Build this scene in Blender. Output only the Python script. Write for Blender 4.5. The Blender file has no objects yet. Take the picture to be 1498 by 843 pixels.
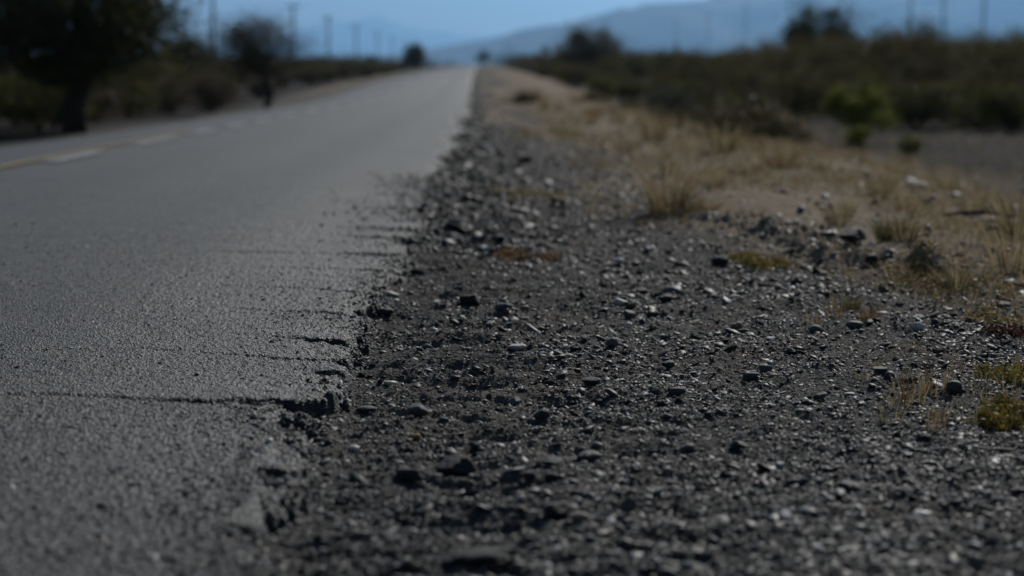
import bpy, math
import numpy as np
from mathutils import Vector, Matrix

R = math.radians
rng = np.random.default_rng(7)
scene = bpy.context.scene
COL = scene.collection

# ------------------------------------------------------------------ camera constants
FPX, CX, CY = 2900.0, 749.5, 421.5          # focal length in photo pixels (1498 wide), picture centre
PITCH = math.atan(326.5 / FPX)
YAW = math.atan(49.5 / FPX)
CAM = np.array([0.0, 0.0, 0.75])
SUN_EL, SUN_AZ = R(31), R(22)               # sun ahead of the camera and a little to the right

fwd = np.array([math.sin(YAW) * math.cos(PITCH), math.cos(YAW) * math.cos(PITCH), -math.sin(PITCH)])
rgt = np.array([math.cos(YAW), -math.sin(YAW), 0.0])
upv = np.cross(rgt, fwd)


def ray(px, py):
    d = fwd + (px - CX) / FPX * rgt + (CY - py) / FPX * upv
    return d / d[1]                          # scaled so that y advances by one


# ------------------------------------------------------------------ numpy noise
def _hash(ix, iy, seed):
    h = (ix.astype(np.int64) * 374761393 + iy.astype(np.int64) * 668265263 + seed * 974634777) & 0xFFFFFFFF
    h = ((h ^ (h >> 13)) * 1274126177) & 0xFFFFFFFF
    h = (h ^ (h >> 16)) & 0xFFFFFFFF
    return h.astype(np.float64) / 4294967295.0


def vnoise(x, y, seed=0):
    x = np.asarray(x, float); y = np.asarray(y, float)
    xi = np.floor(x); yi = np.floor(y)
    fx = x - xi; fy = y - yi
    fx = fx * fx * (3 - 2 * fx); fy = fy * fy * (3 - 2 * fy)
    xi = xi.astype(np.int64); yi = yi.astype(np.int64)
    a = _hash(xi, yi, seed); b = _hash(xi + 1, yi, seed)
    c = _hash(xi, yi + 1, seed); d = _hash(xi + 1, yi + 1, seed)
    return ((a * (1 - fx) + b * fx) * (1 - fy) + (c * (1 - fx) + d * fx) * fy) * 2 - 1


def fbm(x, y, octaves=4, seed=0, gain=0.5):
    s = 0; amp = 1; f = 1
    for k in range(octaves):
        s = s + amp * vnoise(np.asarray(x) * f + 17.3 * k, np.asarray(y) * f - 9.1 * k, seed + k)
        amp *= gain; f *= 2.03
    return s


def sstep(a, b, x):
    t = np.clip((np.asarray(x, float) - a) / (b - a), 0, 1)
    return t * t * (3 - 2 * t)


# ------------------------------------------------------------------ ground and road shape
_ty = np.concatenate([np.linspace(-60, 600, 1321), np.linspace(600, 20000, 400)[1:]])
_tz = np.interp(_ty, [-60, 14, 34, 65, 110, 150, 300, 430, 560, 1000, 20000],
                [0, 0, -0.15, -0.33, -0.02, 0.13, 0.35, 0.5, 0.42, 0.3, 0.0])
_k = np.ones(31) / 31
_sm = np.convolve(np.pad(_tz[:1321], 15, mode='edge'), _k, 'valid')
_tz[:1321] = _sm


_tp = np.where((_ty > 10) & (_ty < 130), np.maximum(_tz, 0), _tz)


def z_plain(Y):
    return np.interp(Y, _ty, _tp)


def z_road(Y):
    return np.interp(Y, _ty, _tz)


EDGE_Y, EDGE_X = [], []
for (px, py) in [(385, 843), (372, 790), (395, 755), (430, 700), (440, 655), (462, 610), (500, 588), (498, 575), (520, 545),
                 (512, 510), (540, 470), (552, 440), (565, 405), (600, 375), (606, 345), (612, 320), (627, 285),
                 (630, 253), (648, 225), (663, 195), (672, 165), (680, 133)]:
    d = ray(px, py); t = -0.75 / d[2]
    EDGE_Y.append(t * d[1]); EDGE_X.append(t * d[0])
EDGE_Y = np.array([-60, 1.0] + EDGE_Y + [60, 100, 1500]); EDGE_X = np.array([-0.34, -0.34] + EDGE_X + [-0.36, -0.36, -0.36])

CRACKS = []                                   # (Y at the edge, slant, reach to the left, width, lip height)
for (py, sl, reach, w, lip) in [(588, -.02, 9, .020, .020), (521, -.05, 9, .007, .004), (497, .02, .22, .012, .010),
                                (457, .03, .5, .010, .008), (424, -.02, 9, .009, .003), (394, .03, .6, .010, .003),
                                (371, -.04, .9, .026, .030), (346, .06, .32, .040, .026), (332, -.05, .40, .040, .024),
                                (300, .02, .2, .02, .008), (279, -.03, .3, .03, .008), (246, .02, .3, .03, .008),
                                (690, .05, .10, .014, .010), (540, .03, .12, .012, .010), (765, .04, .08, .012, .010)]:
    CRACKS.append((0.75 * FPX / (py - 95.0), sl, reach, w, lip))


def x_edge(Y):
    Y = np.asarray(Y, float)
    return np.interp(Y, EDGE_Y, EDGE_X) + 0.020 * fbm(Y * 4.0, Y * 0 + 3.3, 3, 41)


def crack_y(i, X, xe):
    yc, sl = CRACKS[i][:2]
    t = xe - X
    return yc + sl * t + .05 * fbm(X * 2.2, X * 0 + i, 3, 30 + i) + .014 * fbm(X * 22, X * 0 + i, 3, 60 + i)


def edge_d(X, Y):
    """distance inside the broken slab (positive on asphalt)"""
    X = np.asarray(X, float); Y = np.asarray(Y, float)
    xe = x_edge(Y)
    d = xe - X
    near = np.exp(-np.maximum(Y - 16, 0) / 20)
    win = np.exp(-(d / .3) ** 2)
    d = d + np.exp(-(d / .6) ** 2) * np.clip((Y - 9) * .007, 0, .20) * fbm(X * 1.4, Y * .55, 4, 305)
    d = d + win * (.045 * fbm(X * 5, Y * 2.6, 3, 301) + near * (.030 * fbm(X * 17, Y * 11, 3, 302) + .012 * fbm(X * 60, Y * 38, 2, 303)))
    for i, (yc, sl, reach, w, lip) in enumerate(CRACKS):
        if lip < .007: continue
        yl = crack_y(i, X, xe)
        g = np.clip(lip / .02, .4, 1.3)
        d = d - .17 * g * np.exp(-((Y - yl + .01) / (w * 1.9)) ** 2) * np.exp(-np.maximum(xe - X, 0) / .16)
    return d


def bound(Y):                                 # where the dark shoulder gives way to sand
    Y = np.asarray(Y, float)
    b = np.interp(Y, [-60, 2.5, 6.5, 7.1, 8.7, 10.2, 13, 20, 40, 100, 600], [3.0, 2.6, 1.85, 1.72, 1.38, .93, 1.0, 1.2, 1.3, 1.5, 2.2])
    return b + 0.10 * fbm(Y * 0.9, Y * 0 + 8.1, 3, 51)


def crown(X):
    return np.interp(X, [-5.75, -4.6, -3.3, -1.8, -0.3, 3], [-0.16, -0.03, 0.04, 0.03, 0.0, -0.0])


def ground_base(X, Y):
    X = np.asarray(X, float); Y = np.asarray(Y, float)
    d = X - bound(Y)
    right = np.interp(d, [-3, -1.2, -.3, 0, .5, 1.2, 2.0, 3.5, 5.0, 9, 40, 4000],
                      [-.040, -.045, -.03, -.015, .035, .02, -.08, -.40, -.55, -.58, -.5, -.5])
    left = np.interp(X, [-4000, -40, -9, -7.5, -6.3, -5.6, -5.2], [-.6, -.6, -.62, -.5, -.22, -.2, -.26])
    far_l = sstep(45, 80, Y) * np.exp(-((X + 6.9) / 0.7) ** 2) * 0.22
    z = np.where(X > -2.5, right, left + far_l)
    amp = np.clip(np.abs(X) / 20.0, 0, 1) * 0.12 * sstep(20, 60, Y)
    wp = sstep(4.5, 8.5, np.abs(X + 1.5 * (X < 0)))
    z = z + z_road(Y) * (1 - wp) + z_plain(Y) * wp + amp * fbm(X * .09, Y * .05, 3, 60)
    return z


def ground_z(X, Y, detail=True):
    X = np.asarray(X, float); Y = np.asarray(Y, float)
    z = ground_base(X, Y)
    xe = x_edge(Y)
    inroad = sstep(0.0, 0.05, edge_d(X, Y)) * (X > -5.7)
    if detail:
        b = bound(Y)
        near = np.exp(-np.maximum(Y - 12, 0) / 30)
        sh = sstep(-0.05, 0.08, X - xe) * (1 - sstep(-.3, .2, X - b))
        sand = sstep(-.1, .3, X - b)
        # ledges of old broken surfacing, long across the road and short along it
        q = fbm(X * 2.3, Y * 9.5, 3, 71) * 1.8
        led = (np.floor(q) + sstep(0.55, 0.95, q - np.floor(q))) / 1.8
        zone = np.exp(-((X + 0.02) / 0.42) ** 2)
        rub = np.exp(-((X - 0.02) / 0.40) ** 2) * sstep(8.0, 9.6, Y) * (1 - sstep(14, 20, Y))
        z = z + sh * (0.016 * led * zone * near + 0.010 * fbm(X * 5, Y * 4, 3, 72) + 0.0055 * fbm(X * 38, Y * 30, 3, 73) * near + 0.0022 * fbm(X * 120, Y * 80, 2, 79) * np.exp(-np.maximum(Y - 7, 0) / 5))
        z = z + sh * rub * (0.030 * np.abs(fbm(X * 7, Y * 3.2, 3, 74)) - 0.01)
        # windrow of graded dirt where gravel meets sand
        wr = np.exp(-((X - b + 0.02) / 0.14) ** 2) * sstep(6.6, 7.3, Y) * (1 - sstep(9.2, 10.2, Y))
        z = z + wr * (0.055 + 0.06 * fbm(X * 9, Y * 4, 4, 75))
        z = z + sand * near * (0.025 * fbm(X * 2.2, Y * 1.1, 4, 76) + 0.006 * fbm(X * 14, Y * 9, 3, 77))
        # rut of bare dirt just beside the slab
        z = z + 0.008 * np.exp(-np.maximum(-edge_d(X, Y), 0) / .04) * sh * near
        z = z - 0.004 * np.exp(-((X - xe - 0.09) / 0.05) ** 2) * (0.6 + 0.4 * vnoise(Y * 3, Y * 0, 78))
    z = z - inroad * 0.16
    return z


def at_ground(px, py):
    d = ray(px, py)
    ys = np.exp(np.linspace(math.log(1.8), math.log(900), 6000))
    X = d[0] * ys; Z = 0.75 + d[2] * ys
    g = ground_z(X, ys)
    k = int(np.argmax(Z < g))
    if not (Z < g).any():
        k = 5999
    return float(X[k]), float(ys[k]), float(g[k])


def at_dist(px, Y):
    d = ray(px, 95.0)
    x = d[0] * Y
    return float(x), float(Y), float(ground_z(x, Y))


# ------------------------------------------------------------------ object helpers
def mesh_np(name, verts, faces, smooth=False, col=None, fattr=None):
    verts = np.ascontiguousarray(verts, dtype=np.float32); faces = np.ascontiguousarray(faces, dtype=np.int32)
    me = bpy.data.meshes.new(name)
    n, k = faces.shape
    me.vertices.add(len(verts)); me.vertices.foreach_set('co', verts.ravel())
    me.loops.add(n * k); me.loops.foreach_set('vertex_index', faces.ravel())
    me.polygons.add(n); me.polygons.foreach_set('loop_start', np.arange(0, n * k, k, dtype=np.int32))
    if smooth:
        me.polygons.foreach_set('use_smooth', np.ones(n, dtype=bool))
    me.update(calc_edges=True)
    if col is not None:
        a = me.attributes.new('tint', 'FLOAT_COLOR', 'POINT')
        c = np.ones((len(verts), 4), dtype=np.float32); c[:, :3] = col
        a.data.foreach_set('color', c.ravel())
    for key, v in (fattr or {}).items():
        a = me.attributes.new(key, 'FLOAT', 'POINT')
        a.data.foreach_set('value', np.ascontiguousarray(v, dtype=np.float32).ravel())
    return me


def link(name, me, mat=None, parent=None, loc=None):
    if mat is not None and len(me.materials) == 0:
        me.materials.append(mat)
    o = bpy.data.objects.new(name, me); COL.objects.link(o)
    if parent is not None:
        o.parent = parent
    if loc is not None:
        o.location = loc
    return o


def tag(o, label=None, cat=None, group=None, kind=None):
    for k, v in (('label', label), ('category', cat), ('group', group), ('kind', kind)):
        if v:
            o[k] = v
    return o


def empty(name, loc=(0, 0, 0), rz=0.0):
    o = bpy.data.objects.new(name, None); COL.objects.link(o)
    o.location = loc; o.rotation_euler = (0, 0, rz); o.empty_display_size = 0.1
    return o


def dup(root):
    c = root.copy(); COL.objects.link(c)
    for ch in list(root.children):
        d = ch.copy(); COL.objects.link(d); d.parent = c
    return c


def grid_faces(nr, nc):
    i = np.arange(nr * nc).reshape(nr, nc)
    return np.stack([i[:-1, :-1].ravel(), i[:-1, 1:].ravel(), i[1:, 1:].ravel(), i[1:, :-1].ravel()], 1)


# ------------------------------------------------------------------ materials
class M:
    def __init__(s, name, rough=0.8, spec=0.4):
        s.m = bpy.data.materials.new(name); s.m.use_nodes = True
        s.t = s.m.node_tree; s.n = s.t.nodes
        s.b = s.n['Principled BSDF']; s.out = s.n['Material Output']
        s.b.inputs['Roughness'].default_value = rough
        s.b.inputs['Specular IOR Level'].default_value = spec

    def node(s, kind, **kw):
        nd = s.n.new(kind)
        for k, v in kw.items():
            if isinstance(k, str) and k in nd.inputs:
                nd.inputs[k].default_value = v
            else:
                setattr(nd, k, v)
        return nd

    def l(s, a, b): s.t.links.new(a, b)

    def geo(s): return s.node('ShaderNodeNewGeometry').outputs['Position']

    def noise(s, vec, scale, detail=4, rough=0.55, stretch=None):
        if stretch:
            mp = s.node('ShaderNodeMapping'); mp.inputs['Scale'].default_value = stretch
            s.l(vec, mp.inputs['Vector']); vec = mp.outputs[0]
        nd = s.node('ShaderNodeTexNoise'); nd.inputs['Scale'].default_value = scale
        nd.inputs['Detail'].default_value = detail; nd.inputs['Roughness'].default_value = rough
        s.l(vec, nd.inputs['Vector'])
        return nd.outputs['Fac']

    def voro(s, vec, scale, feature='F1'):
        nd = s.node('ShaderNodeTexVoronoi'); nd.feature = feature; nd.inputs['Scale'].default_value = scale
        s.l(vec, nd.inputs['Vector'])
        return nd

    def ramp(s, fac, stops):
        nd = s.node('ShaderNodeValToRGB'); cr = nd.color_ramp
        while len(cr.elements) < len(stops): cr.elements.new(0.5)
        for e, (p, c) in zip(cr.elements, stops):
            e.position = p; e.color = (*c, 1) if len(c) == 3 else c
        s.l(fac, nd.inputs['Fac'])
        return nd.outputs['Color']

    def mix(s, fac, a, b, mode='MIX'):
        nd = s.node('ShaderNodeMix'); nd.data_type = 'RGBA'; nd.blend_type = mode
        for sock, v in ((nd.inputs['Factor'], fac), (nd.inputs['A'], a), (nd.inputs['B'], b)):
            pass
        ins = [nd.inputs[0], nd.inputs[6], nd.inputs[7]]
        for sock, v in zip(ins, (fac, a, b)):
            if hasattr(v, 'links'): s.l(v, sock)
            elif isinstance(v, tuple): sock.default_value = (*v, 1) if len(v) == 3 else v
            else: sock.default_value = v
        return nd.outputs[2]

    def bump(s, h, strength, dist, chain=None):
        nd = s.node('ShaderNodeBump'); nd.inputs['Strength'].default_value = strength; nd.inputs['Distance'].default_value = dist
        s.l(h, nd.inputs['Height'])
        if chain: s.l(chain, nd.inputs['Normal'])
        s.l(nd.outputs[0], s.b.inputs['Normal'])
        return nd.outputs[0]

    def attr(s, name, out='Fac'):
        nd = s.node('ShaderNodeAttribute'); nd.attribute_name = name
        return nd.outputs[out]

    def color(s, c): s.l(c, s.b.inputs['Base Color'])


def g3(v, w=(1, 1, 1)): return (v * w[0], v * w[1], v * w[2])


# ground: gravel shoulder, sand, far plain
def mat_ground():
    m = M('ground_dirt', 1.0, 0.06); p = m.geo()
    v1 = m.voro(p, 130); v2 = m.voro(p, 48)
    c1 = m.ramp(v1.outputs['Color'], [(0.0, (.024, .023, .022)), (.45, (.075, .071, .066)), (.8, (.14, .133, .123)), (1, (.32, .31, .285))])
    c2 = m.ramp(v2.outputs['Color'], [(0.0, (.034, .033, .031)), (.6, (.088, .083, .076)), (1, (.15, .14, .125))])
    grav = m.mix(0.4, c1, c2)
    patch = m.noise(p, 1.6, 5, 0.6)
    grav = m.mix(m.ramp(patch, [(.42, (0, 0, 0)), (.62, (.55, .55, .55))]), grav, (.125, .107, .086))
    sn = m.noise(p, 3.0, 6, 0.65)
    fine = m.noise(p, 140, 3, 0.6)
    sandc = m.ramp(sn, [(.25, (.15, .117, .079)), (.5, (.26, .205, .138)), (.75, (.36, .29, .20))])
    sandc = m.mix(0.35, sandc, m.ramp(fine, [(.3, (.08, .066, .052)), (.7, (.27, .22, .175))]))
    fac = m.attr('sand')
    near = m.mix(fac, grav, sandc)
    pn = m.noise(p, 0.35, 6, 0.6)
    plain = m.ramp(pn, [(.3, (.013, .012, .011)), (.55, (.026, .022, .019)), (.75, (.07, .056, .043))])
    m.color(m.mix(m.attr('plain'), near, plain))
    b1 = m.bump(v1.outputs['Distance'], 0.7, 0.006)
    m.bump(fine, 0.6, 0.004, b1)
    return m.m


def mat_asphalt():
    m = M('asphalt', 0.62, 0.36); p = m.geo()
    v = m.voro(p, 170)
    c = m.ramp(v.outputs['Color'], [(0, (.007, .007, .007)), (.5, (.025, .0255, .0255)), (.82, (.048, .049, .049)), (1, (.24, .24, .235))])
    long_ = m.noise(p, 1.0, 4, 0.6, (1.6, .10, 1))
    c = m.mix(0.5, c, m.ramp(long_, [(.32, (.0135, .0138, .0135)), (.68, (.051, .052, .051))]))
    blot = m.noise(p, 0.9, 6, 0.65)
    c = m.mix(m.ramp(blot, [(.45, (0, 0, 0)), (.65, (.55, .55, .55))]), c, (.020, .0205, .0205))
    fine_lines = m.noise(p, 1.0, 3, 0.5, (.35, 9, 1))
    c = m.mix(m.ramp(fine_lines, [(.57, (0, 0, 0)), (.68, (.55, .55, .55))]), c, (.02, .02, .02))
    m.color(c)
    rr = m.node('ShaderNodeMapRange'); rr.inputs['To Min'].default_value = .48; rr.inputs['To Max'].default_value = .72
    m.l(m.voro(p, 210).outputs['Distance'], rr.inputs['Value']); m.l(rr.outputs[0], m.b.inputs['Roughness'])
    b1 = m.bump(v.outputs['Distance'], 1.0, 0.0065)
    m.bump(m.noise(p, 420, 2), 0.5, 0.002, b1)
    return m.m


def mat_paint(name, col):
    m = M(name, 0.6, 0.4); p = m.geo()
    worn = m.ramp(m.noise(p, 14, 6, 0.7), [(.36, (0, 0, 0)), (.56, (1, 1, 1))])
    m.color(m.mix(worn, (.07, .07, .068), col))
    m.bump(m.voro(p, 170).outputs['Distance'], 0.5, 0.004)
    return m.m


def mat_tint(name, rough=0.6, spec=0.5, bump=True):          # colour carried by each pebble
    m = M(name, rough, spec); p = m.geo()
    n = m.noise(p, 160, 4, 0.65)
    m.color(m.mix(0.6, m.attr('tint', 'Color'), m.mix(1.0, m.attr('tint', 'Color'), m.ramp(n, [(.3, (.35, .35, .35)), (.7, (1.5, 1.5, 1.5))]), 'MULTIPLY')))
    m.bump(n, 0.5, 0.003)
    return m.m


def mat_stone(name, a, b, rough=0.62, spec=0.3, vein=None):
    m = M(name, rough, spec)
    tc = m.node('ShaderNodeTexCoord').outputs['Object']
    oi = m.node('ShaderNodeObjectInfo').outputs['Random']
    n = m.noise(tc, 3.0, 7, 0.68)
    base = m.mix(oi, a, b)
    c = m.mix(1.0, base, m.ramp(n, [(.25, (.45, .45, .45)), (.5, (1, 1, 1)), (.75, (1.5, 1.48, 1.42))]), 'MULTIPLY')
    sp = m.noise(tc, 26, 3, 0.6)
    c = m.mix(m.ramp(sp, [(.62, (0, 0, 0)), (.72, (.5, .5, .5))]), c, vein or g3(.16))
    m.color(c)
    b1 = m.bump(n, 0.5, 0.12)
    m.bump(m.noise(tc, 18, 4, 0.6), 0.5, 0.03, b1)
    return m.m


def mat_leaf(name, rough=0.65, trans=0.25):
    m = M(name, rough, 0.08)
    c = m.attr('tint', 'Color'); m.color(c)
    tr = m.node('ShaderNodeBsdfTranslucent'); m.l(c, tr.inputs['Color'])
    ms = m.node('ShaderNodeMixShader'); ms.inputs[0].default_value = trans
    m.l(m.b.outputs[0], ms.inputs[1]); m.l(tr.outputs[0], ms.inputs[2]); m.l(ms.outputs[0], m.out.inputs['Surface'])
    return m.m


def mat_bark(name, col):
    m = M(name, 0.9, 0.2); p = m.geo()
    n = m.noise(p, 6, 6, 0.65, (4, 4, 1))
    m.color(m.ramp(n, [(.3, g3(.5, col)), (.7, g3(1.3, col))]))
    m.bump(n, 0.7, 0.03)
    return m.m


def mat_plain(name, col, rough=0.7, scale=8):
    m = M(name, rough, 0.3); p = m.geo()
    n = m.noise(p, scale, 5, 0.6)
    m.color(m.ramp(n, [(.3, g3(.7, col)), (.7, g3(1.2, col))]))
    m.bump(n, 0.3, 0.01)
    return m.m


def mat_hill(name, col):
    m = M(name, 0.95, 0.1); p = m.geo()
    n = m.noise(p, 0.004, 8, 0.62)
    m.color(m.ramp(n, [(.35, g3(.65, col)), (.65, g3(1.25, col))]))
    return m.m


GROUND = mat_ground(); ASPH = mat_asphalt()
WHITE = mat_paint('white_road_paint', (.36, .36, .35)); YELLOW = mat_paint('yellow_road_paint', (.36, .235, .065))
PEB = mat_tint('pebble', 0.6, 0.28); LEAF = mat_leaf('leaf'); BLADE = mat_leaf('dry_blade', 0.7, 0.35)
BARK = mat_bark('bark', (.045, .038, .032)); POLEWOOD = mat_bark('pole_wood', (.05, .043, .037))
CERAMIC = mat_plain('insulator_ceramic', (.25, .24, .23), 0.3); STEEL = mat_plain('galvanised_steel', (.25, .25, .25), 0.5)
S_DARK = mat_stone('dark_stone', (.022, .022, .024), (.055, .054, .053))
S_BLUE = mat_stone('blue_grey_stone', (.085, .092, .099), (.12, .127, .134))
S_GREY = mat_stone('grey_stone', (.09, .09, .088), (.15, .148, .14))
S_PALE = mat_stone('pale_stone', (.58, .58, .56), (.68, .67, .64), vein=(.7, .7, .68))
S_TAN = mat_stone('tan_stone', (.22, .165, .115), (.30, .235, .17), vein=(.36, .3, .23))
S_OCHRE = mat_stone('ochre_stone', (.36, .21, .05), (.40, .24, .06), vein=(.45, .32, .12))
S_RED = mat_stone('red_stone', (.10, .05, .04), (.14, .075, .058))
S_ASPH = mat_stone('asphalt_lump', (.016, .016, .017), (.032, .032, .032), 0.7, 0.4, vein=(.09, .09, .088))

# ------------------------------------------------------------------ the ground sheet
def log_rows(parts):
    ys = [parts[0][0]]
    for (y0, y1, ratio) in parts:
        while ys[-1] < y1: ys.append(ys[-1] * (1 + ratio))
    return np.array(ys)


rows = np.concatenate([[-60, -30, -12, -5, -2, -.5, .4], log_rows([(1.0, 2.3, .02), (2.3, 18, .0021), (18, 60, .006), (60, 400, .012), (400, 16500, .05)])])
s = np.concatenate([-np.geomspace(40, .3, 50), np.linspace(-.3, -.13, 60)[1:], np.linspace(-.13, .27, 820)[1:], np.linspace(.27, .4, 50)[1:], np.geomspace(.4, 40, 45)[1:]])
YY = np.repeat(rows[:, None], len(s), 1)
XX = s[None, :] * (np.maximum(YY, 0) * 0.97 + 0.35)
ZZ = ground_z(XX, YY)
b_ = bound(YY)
sandm = sstep(-.25, .25, XX - b_ + .12 + .35 * fbm(XX * 1.5, YY * .8, 4, 90)) * (1 - .85 * sstep(2.6, 4.6, XX - b_))
far_patch = sstep(-.15, .25, fbm(XX * .8, YY * .12, 3, 91)) * sstep(15, 25, YY) * (XX > .1) * (XX < 7) * .95
leftsand = np.exp(-((XX + 6.9) / .8) ** 2) * sstep(62, 90, YY) * .9
sandm = np.clip(np.maximum(np.maximum(sandm, far_patch), leftsand), 0, 1)
plainm = np.clip(sstep(3.2, 5.5, XX - b_) + sstep(7.2, 9, -XX), 0, 1)
me = mesh_np('ground', np.stack([XX, YY, ZZ], -1).reshape(-1, 3), grid_faces(len(rows), len(s)), True, None,
             {'sand': sandm.ravel(), 'plain': plainm.ravel()})
tag(link('ground', me, GROUND), kind='structure')
del XX, YY, ZZ, b_, sandm, plainm, far_patch, leftsand

def road_surf(X, Y, ed):
    nf = np.exp(-np.maximum(Y - 7, 0) / 10)
    ef = np.exp(-np.maximum(ed, 0) / .07) * np.exp(-np.maximum(Y - 12, 0) / 8)
    z = z_road(Y) + crown(X) + nf * (.0026 * fbm(X * 130, Y * 75, 2, 21) + .003 * fbm(X * 3, Y * 2, 3, 22))
    z = z + .006 * np.exp(-((X + .95) / .3) ** 2) - .006 * np.exp(-((X + 1.6) / .35) ** 2)
    return z - .018 * ef * (1 + .7 * fbm(X * 26, Y * 16, 3, 23)) + ef * nf * .008 * fbm(X * 60, Y * 45, 2, 24)


# ------------------------------------------------------------------ the road slab
ry = np.concatenate([[-60, -20, -6, -1], log_rows([(1.0, 2.3, .01), (2.3, 16, .0019), (16, 60, .006), (60, 520, .02)]), [560, 700]])
t = np.concatenate([np.arange(-.42, .62, .0038), .62 + np.cumsum(np.geomspace(.0036, .14, 120))])
t = t[t < 5.2]
t = np.concatenate([t, [5.35]])
TT = np.repeat(t[None, :], len(ry), 0); RY = np.repeat(ry[:, None], len(t), 1)
RX = np.interp(ry, EDGE_Y, EDGE_X)[:, None] - TT
RX[:, -1] = -5.62 + .05 * fbm(ry * 1.5, ry * 0, 3, 12)
ED = edge_d(RX, RY); XE = x_edge(RY)
nearf = np.exp(-np.maximum(RY - 7, 0) / 10)
edgefade = np.exp(-np.maximum(ED, 0) / .07) * np.exp(-np.maximum(RY - 12, 0) / 8)
RZ = road_surf(RX, RY, ED)
for i, (yc, sl, reach, w, lip) in enumerate(CRACKS):
    TE = XE - RX
    yl = crack_y(i, RX, XE)
    grow = np.exp(-np.maximum(TE, 0) / .22)
    live = 1 - sstep(reach * .7, reach, TE)
    brk = .6 + .4 * sstep(-.3, .2, fbm(RX * 3, RX * 0 + 7 * i, 2, 80 + i))
    ww = w * (.35 + .8 * grow) * (1 + .5 * fbm(RX * 14, RX * 0 + 3 * i, 2, 90 + i))
    ww = np.maximum(ww, .003)
    dist = RY - yl
    RZ = RZ - live * brk * (.006 + .026 * grow) * np.exp(-(dist / ww) ** 2)
    RZ = RZ + live * lip * (.05 + .8 * grow) * np.exp(-np.maximum(dist, 0) / .16) * sstep(ww * .4, ww * 1.1, dist)
cut = 1 - sstep(-.012, .032, ED)
RZ = RZ - .045 * cut + cut * .015 * fbm(RX * 85, RY * 55, 3, 25) * nearf - .15 * (1 - sstep(-.07, -.02, ED))
RZ[:, -1] -= .08
me = mesh_np('road', np.stack([RX, RY, RZ], -1).reshape(-1, 3), grid_faces(len(ry), len(t))[:, ::-1], True)
tag(link('road', me, ASPH), kind='structure')
del RX, RY, RZ, TT, ED, XE


def marking(name, x0, x1, y0, y1, mat):
    ys = np.arange(y0, y1, .12); ys = np.append(ys, y1)
    xs = np.linspace(x0, x1, 4)
    X, Y = np.meshgrid(xs, ys)
    X = X + .003 * fbm(Y * 2.5, X * 9, 2, 5)
    Z = z_road(Y) + crown(X) + .012
    tag(link(name, mesh_np(name, np.stack([X, Y, Z], -1).reshape(-1, 3), grid_faces(len(ys), 4), True), mat), kind='structure')


marking('yellow_road_line', -3.46, -3.34, -20, 23.4, YELLOW)
yy = 15.0
for (a, b) in [(-6, -4), (-2.5, -.5), (1, 3), (4.5, 6.5), (14.9, 17.0), (18.6, 21.2), (22.4, 24.3), (25.5, 27.6), (28.6, 30.8), (32.3, 34.8),
               (37, 40), (43, 46), (49, 52.5), (56, 60), (64, 68), (72, 76), (82, 86), (92, 97)]:
    marking('white_road_dash', -3.28, -3.14, a, b, WHITE)

# ------------------------------------------------------------------ stones and gravel
def ico(sub):
    ph = (1 + 5 ** .5) / 2
    v = [(-1, ph, 0), (1, ph, 0), (-1, -ph, 0), (1, -ph, 0), (0, -1, ph), (0, 1, ph), (0, -1, -ph), (0, 1, -ph), (ph, 0, -1), (ph, 0, 1), (-ph, 0, -1), (-ph, 0, 1)]
    f = [(0, 11, 5), (0, 5, 1), (0, 1, 7), (0, 7, 10), (0, 10, 11), (1, 5, 9), (5, 11, 4), (11, 10, 2), (10, 7, 6), (7, 1, 8), (3, 9, 4), (3, 4, 2), (3, 2, 6), (3, 6, 8), (3, 8, 9), (4, 9, 5), (2, 4, 11), (6, 2, 10), (8, 6, 7), (9, 8, 1)]
    v = [np.array(q) / np.linalg.norm(q) for q in v]
    for _ in range(sub):
        cache = {}; nf = []
        def mid(a, b):
            k = (min(a, b), max(a, b))
            if k not in cache:
                q = v[a] + v[b]; v.append(q / np.linalg.norm(q)); cache[k] = len(v) - 1
            return cache[k]
        for a, b, c in f:
            ab, bc, ca = mid(a, b), mid(b, c), mid(c, a)
            nf += [(a, ab, ca), (b, bc, ab), (c, ca, bc), (ab, bc, ca)]
        f = nf
    return np.array(v), np.array(f, dtype=np.int32)


ICO0, ICO1, ICO3 = ico(0), ico(1), ico(3)


def stone_shape(d, seed, nplanes=13, soft=14.0, lo=.62):
    r_ = np.random.default_rng(seed)
    n = r_.normal(size=(nplanes, 3)); n /= np.linalg.norm(n, axis=1)[:, None]
    h = r_.uniform(lo, 1.0, nplanes)
    q = np.maximum(d @ n.T, 1e-3) / h[None]
    r = (np.sum(q ** soft, axis=1)) ** (-1 / soft)
    r = np.clip(r, .3, 1.25)
    v = d * r[:, None]
    w = fbm(v[:, 0] * 3 + seed, v[:, 1] * 3 + v[:, 2] * 2.1, 3, seed)
    return v * (1 + .045 * w)[:, None]


STONE_ME = {}
def stone_mesh(kind, i, mat):
    key = (kind, i, mat.name)
    if key not in STONE_ME:
        v = stone_shape(ICO3[0], 100 + i + (500 if kind == 'round' else 0), *((13, 18.0, .62) if kind == 'angular' else (22, 7.0, .85)))
        v = v / np.abs(v).max(0)
        me = mesh_np('stone', v, ICO3[1], kind == 'round')
        me.materials.append(mat); STONE_ME[key] = me
    return STONE_ME[key]


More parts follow.
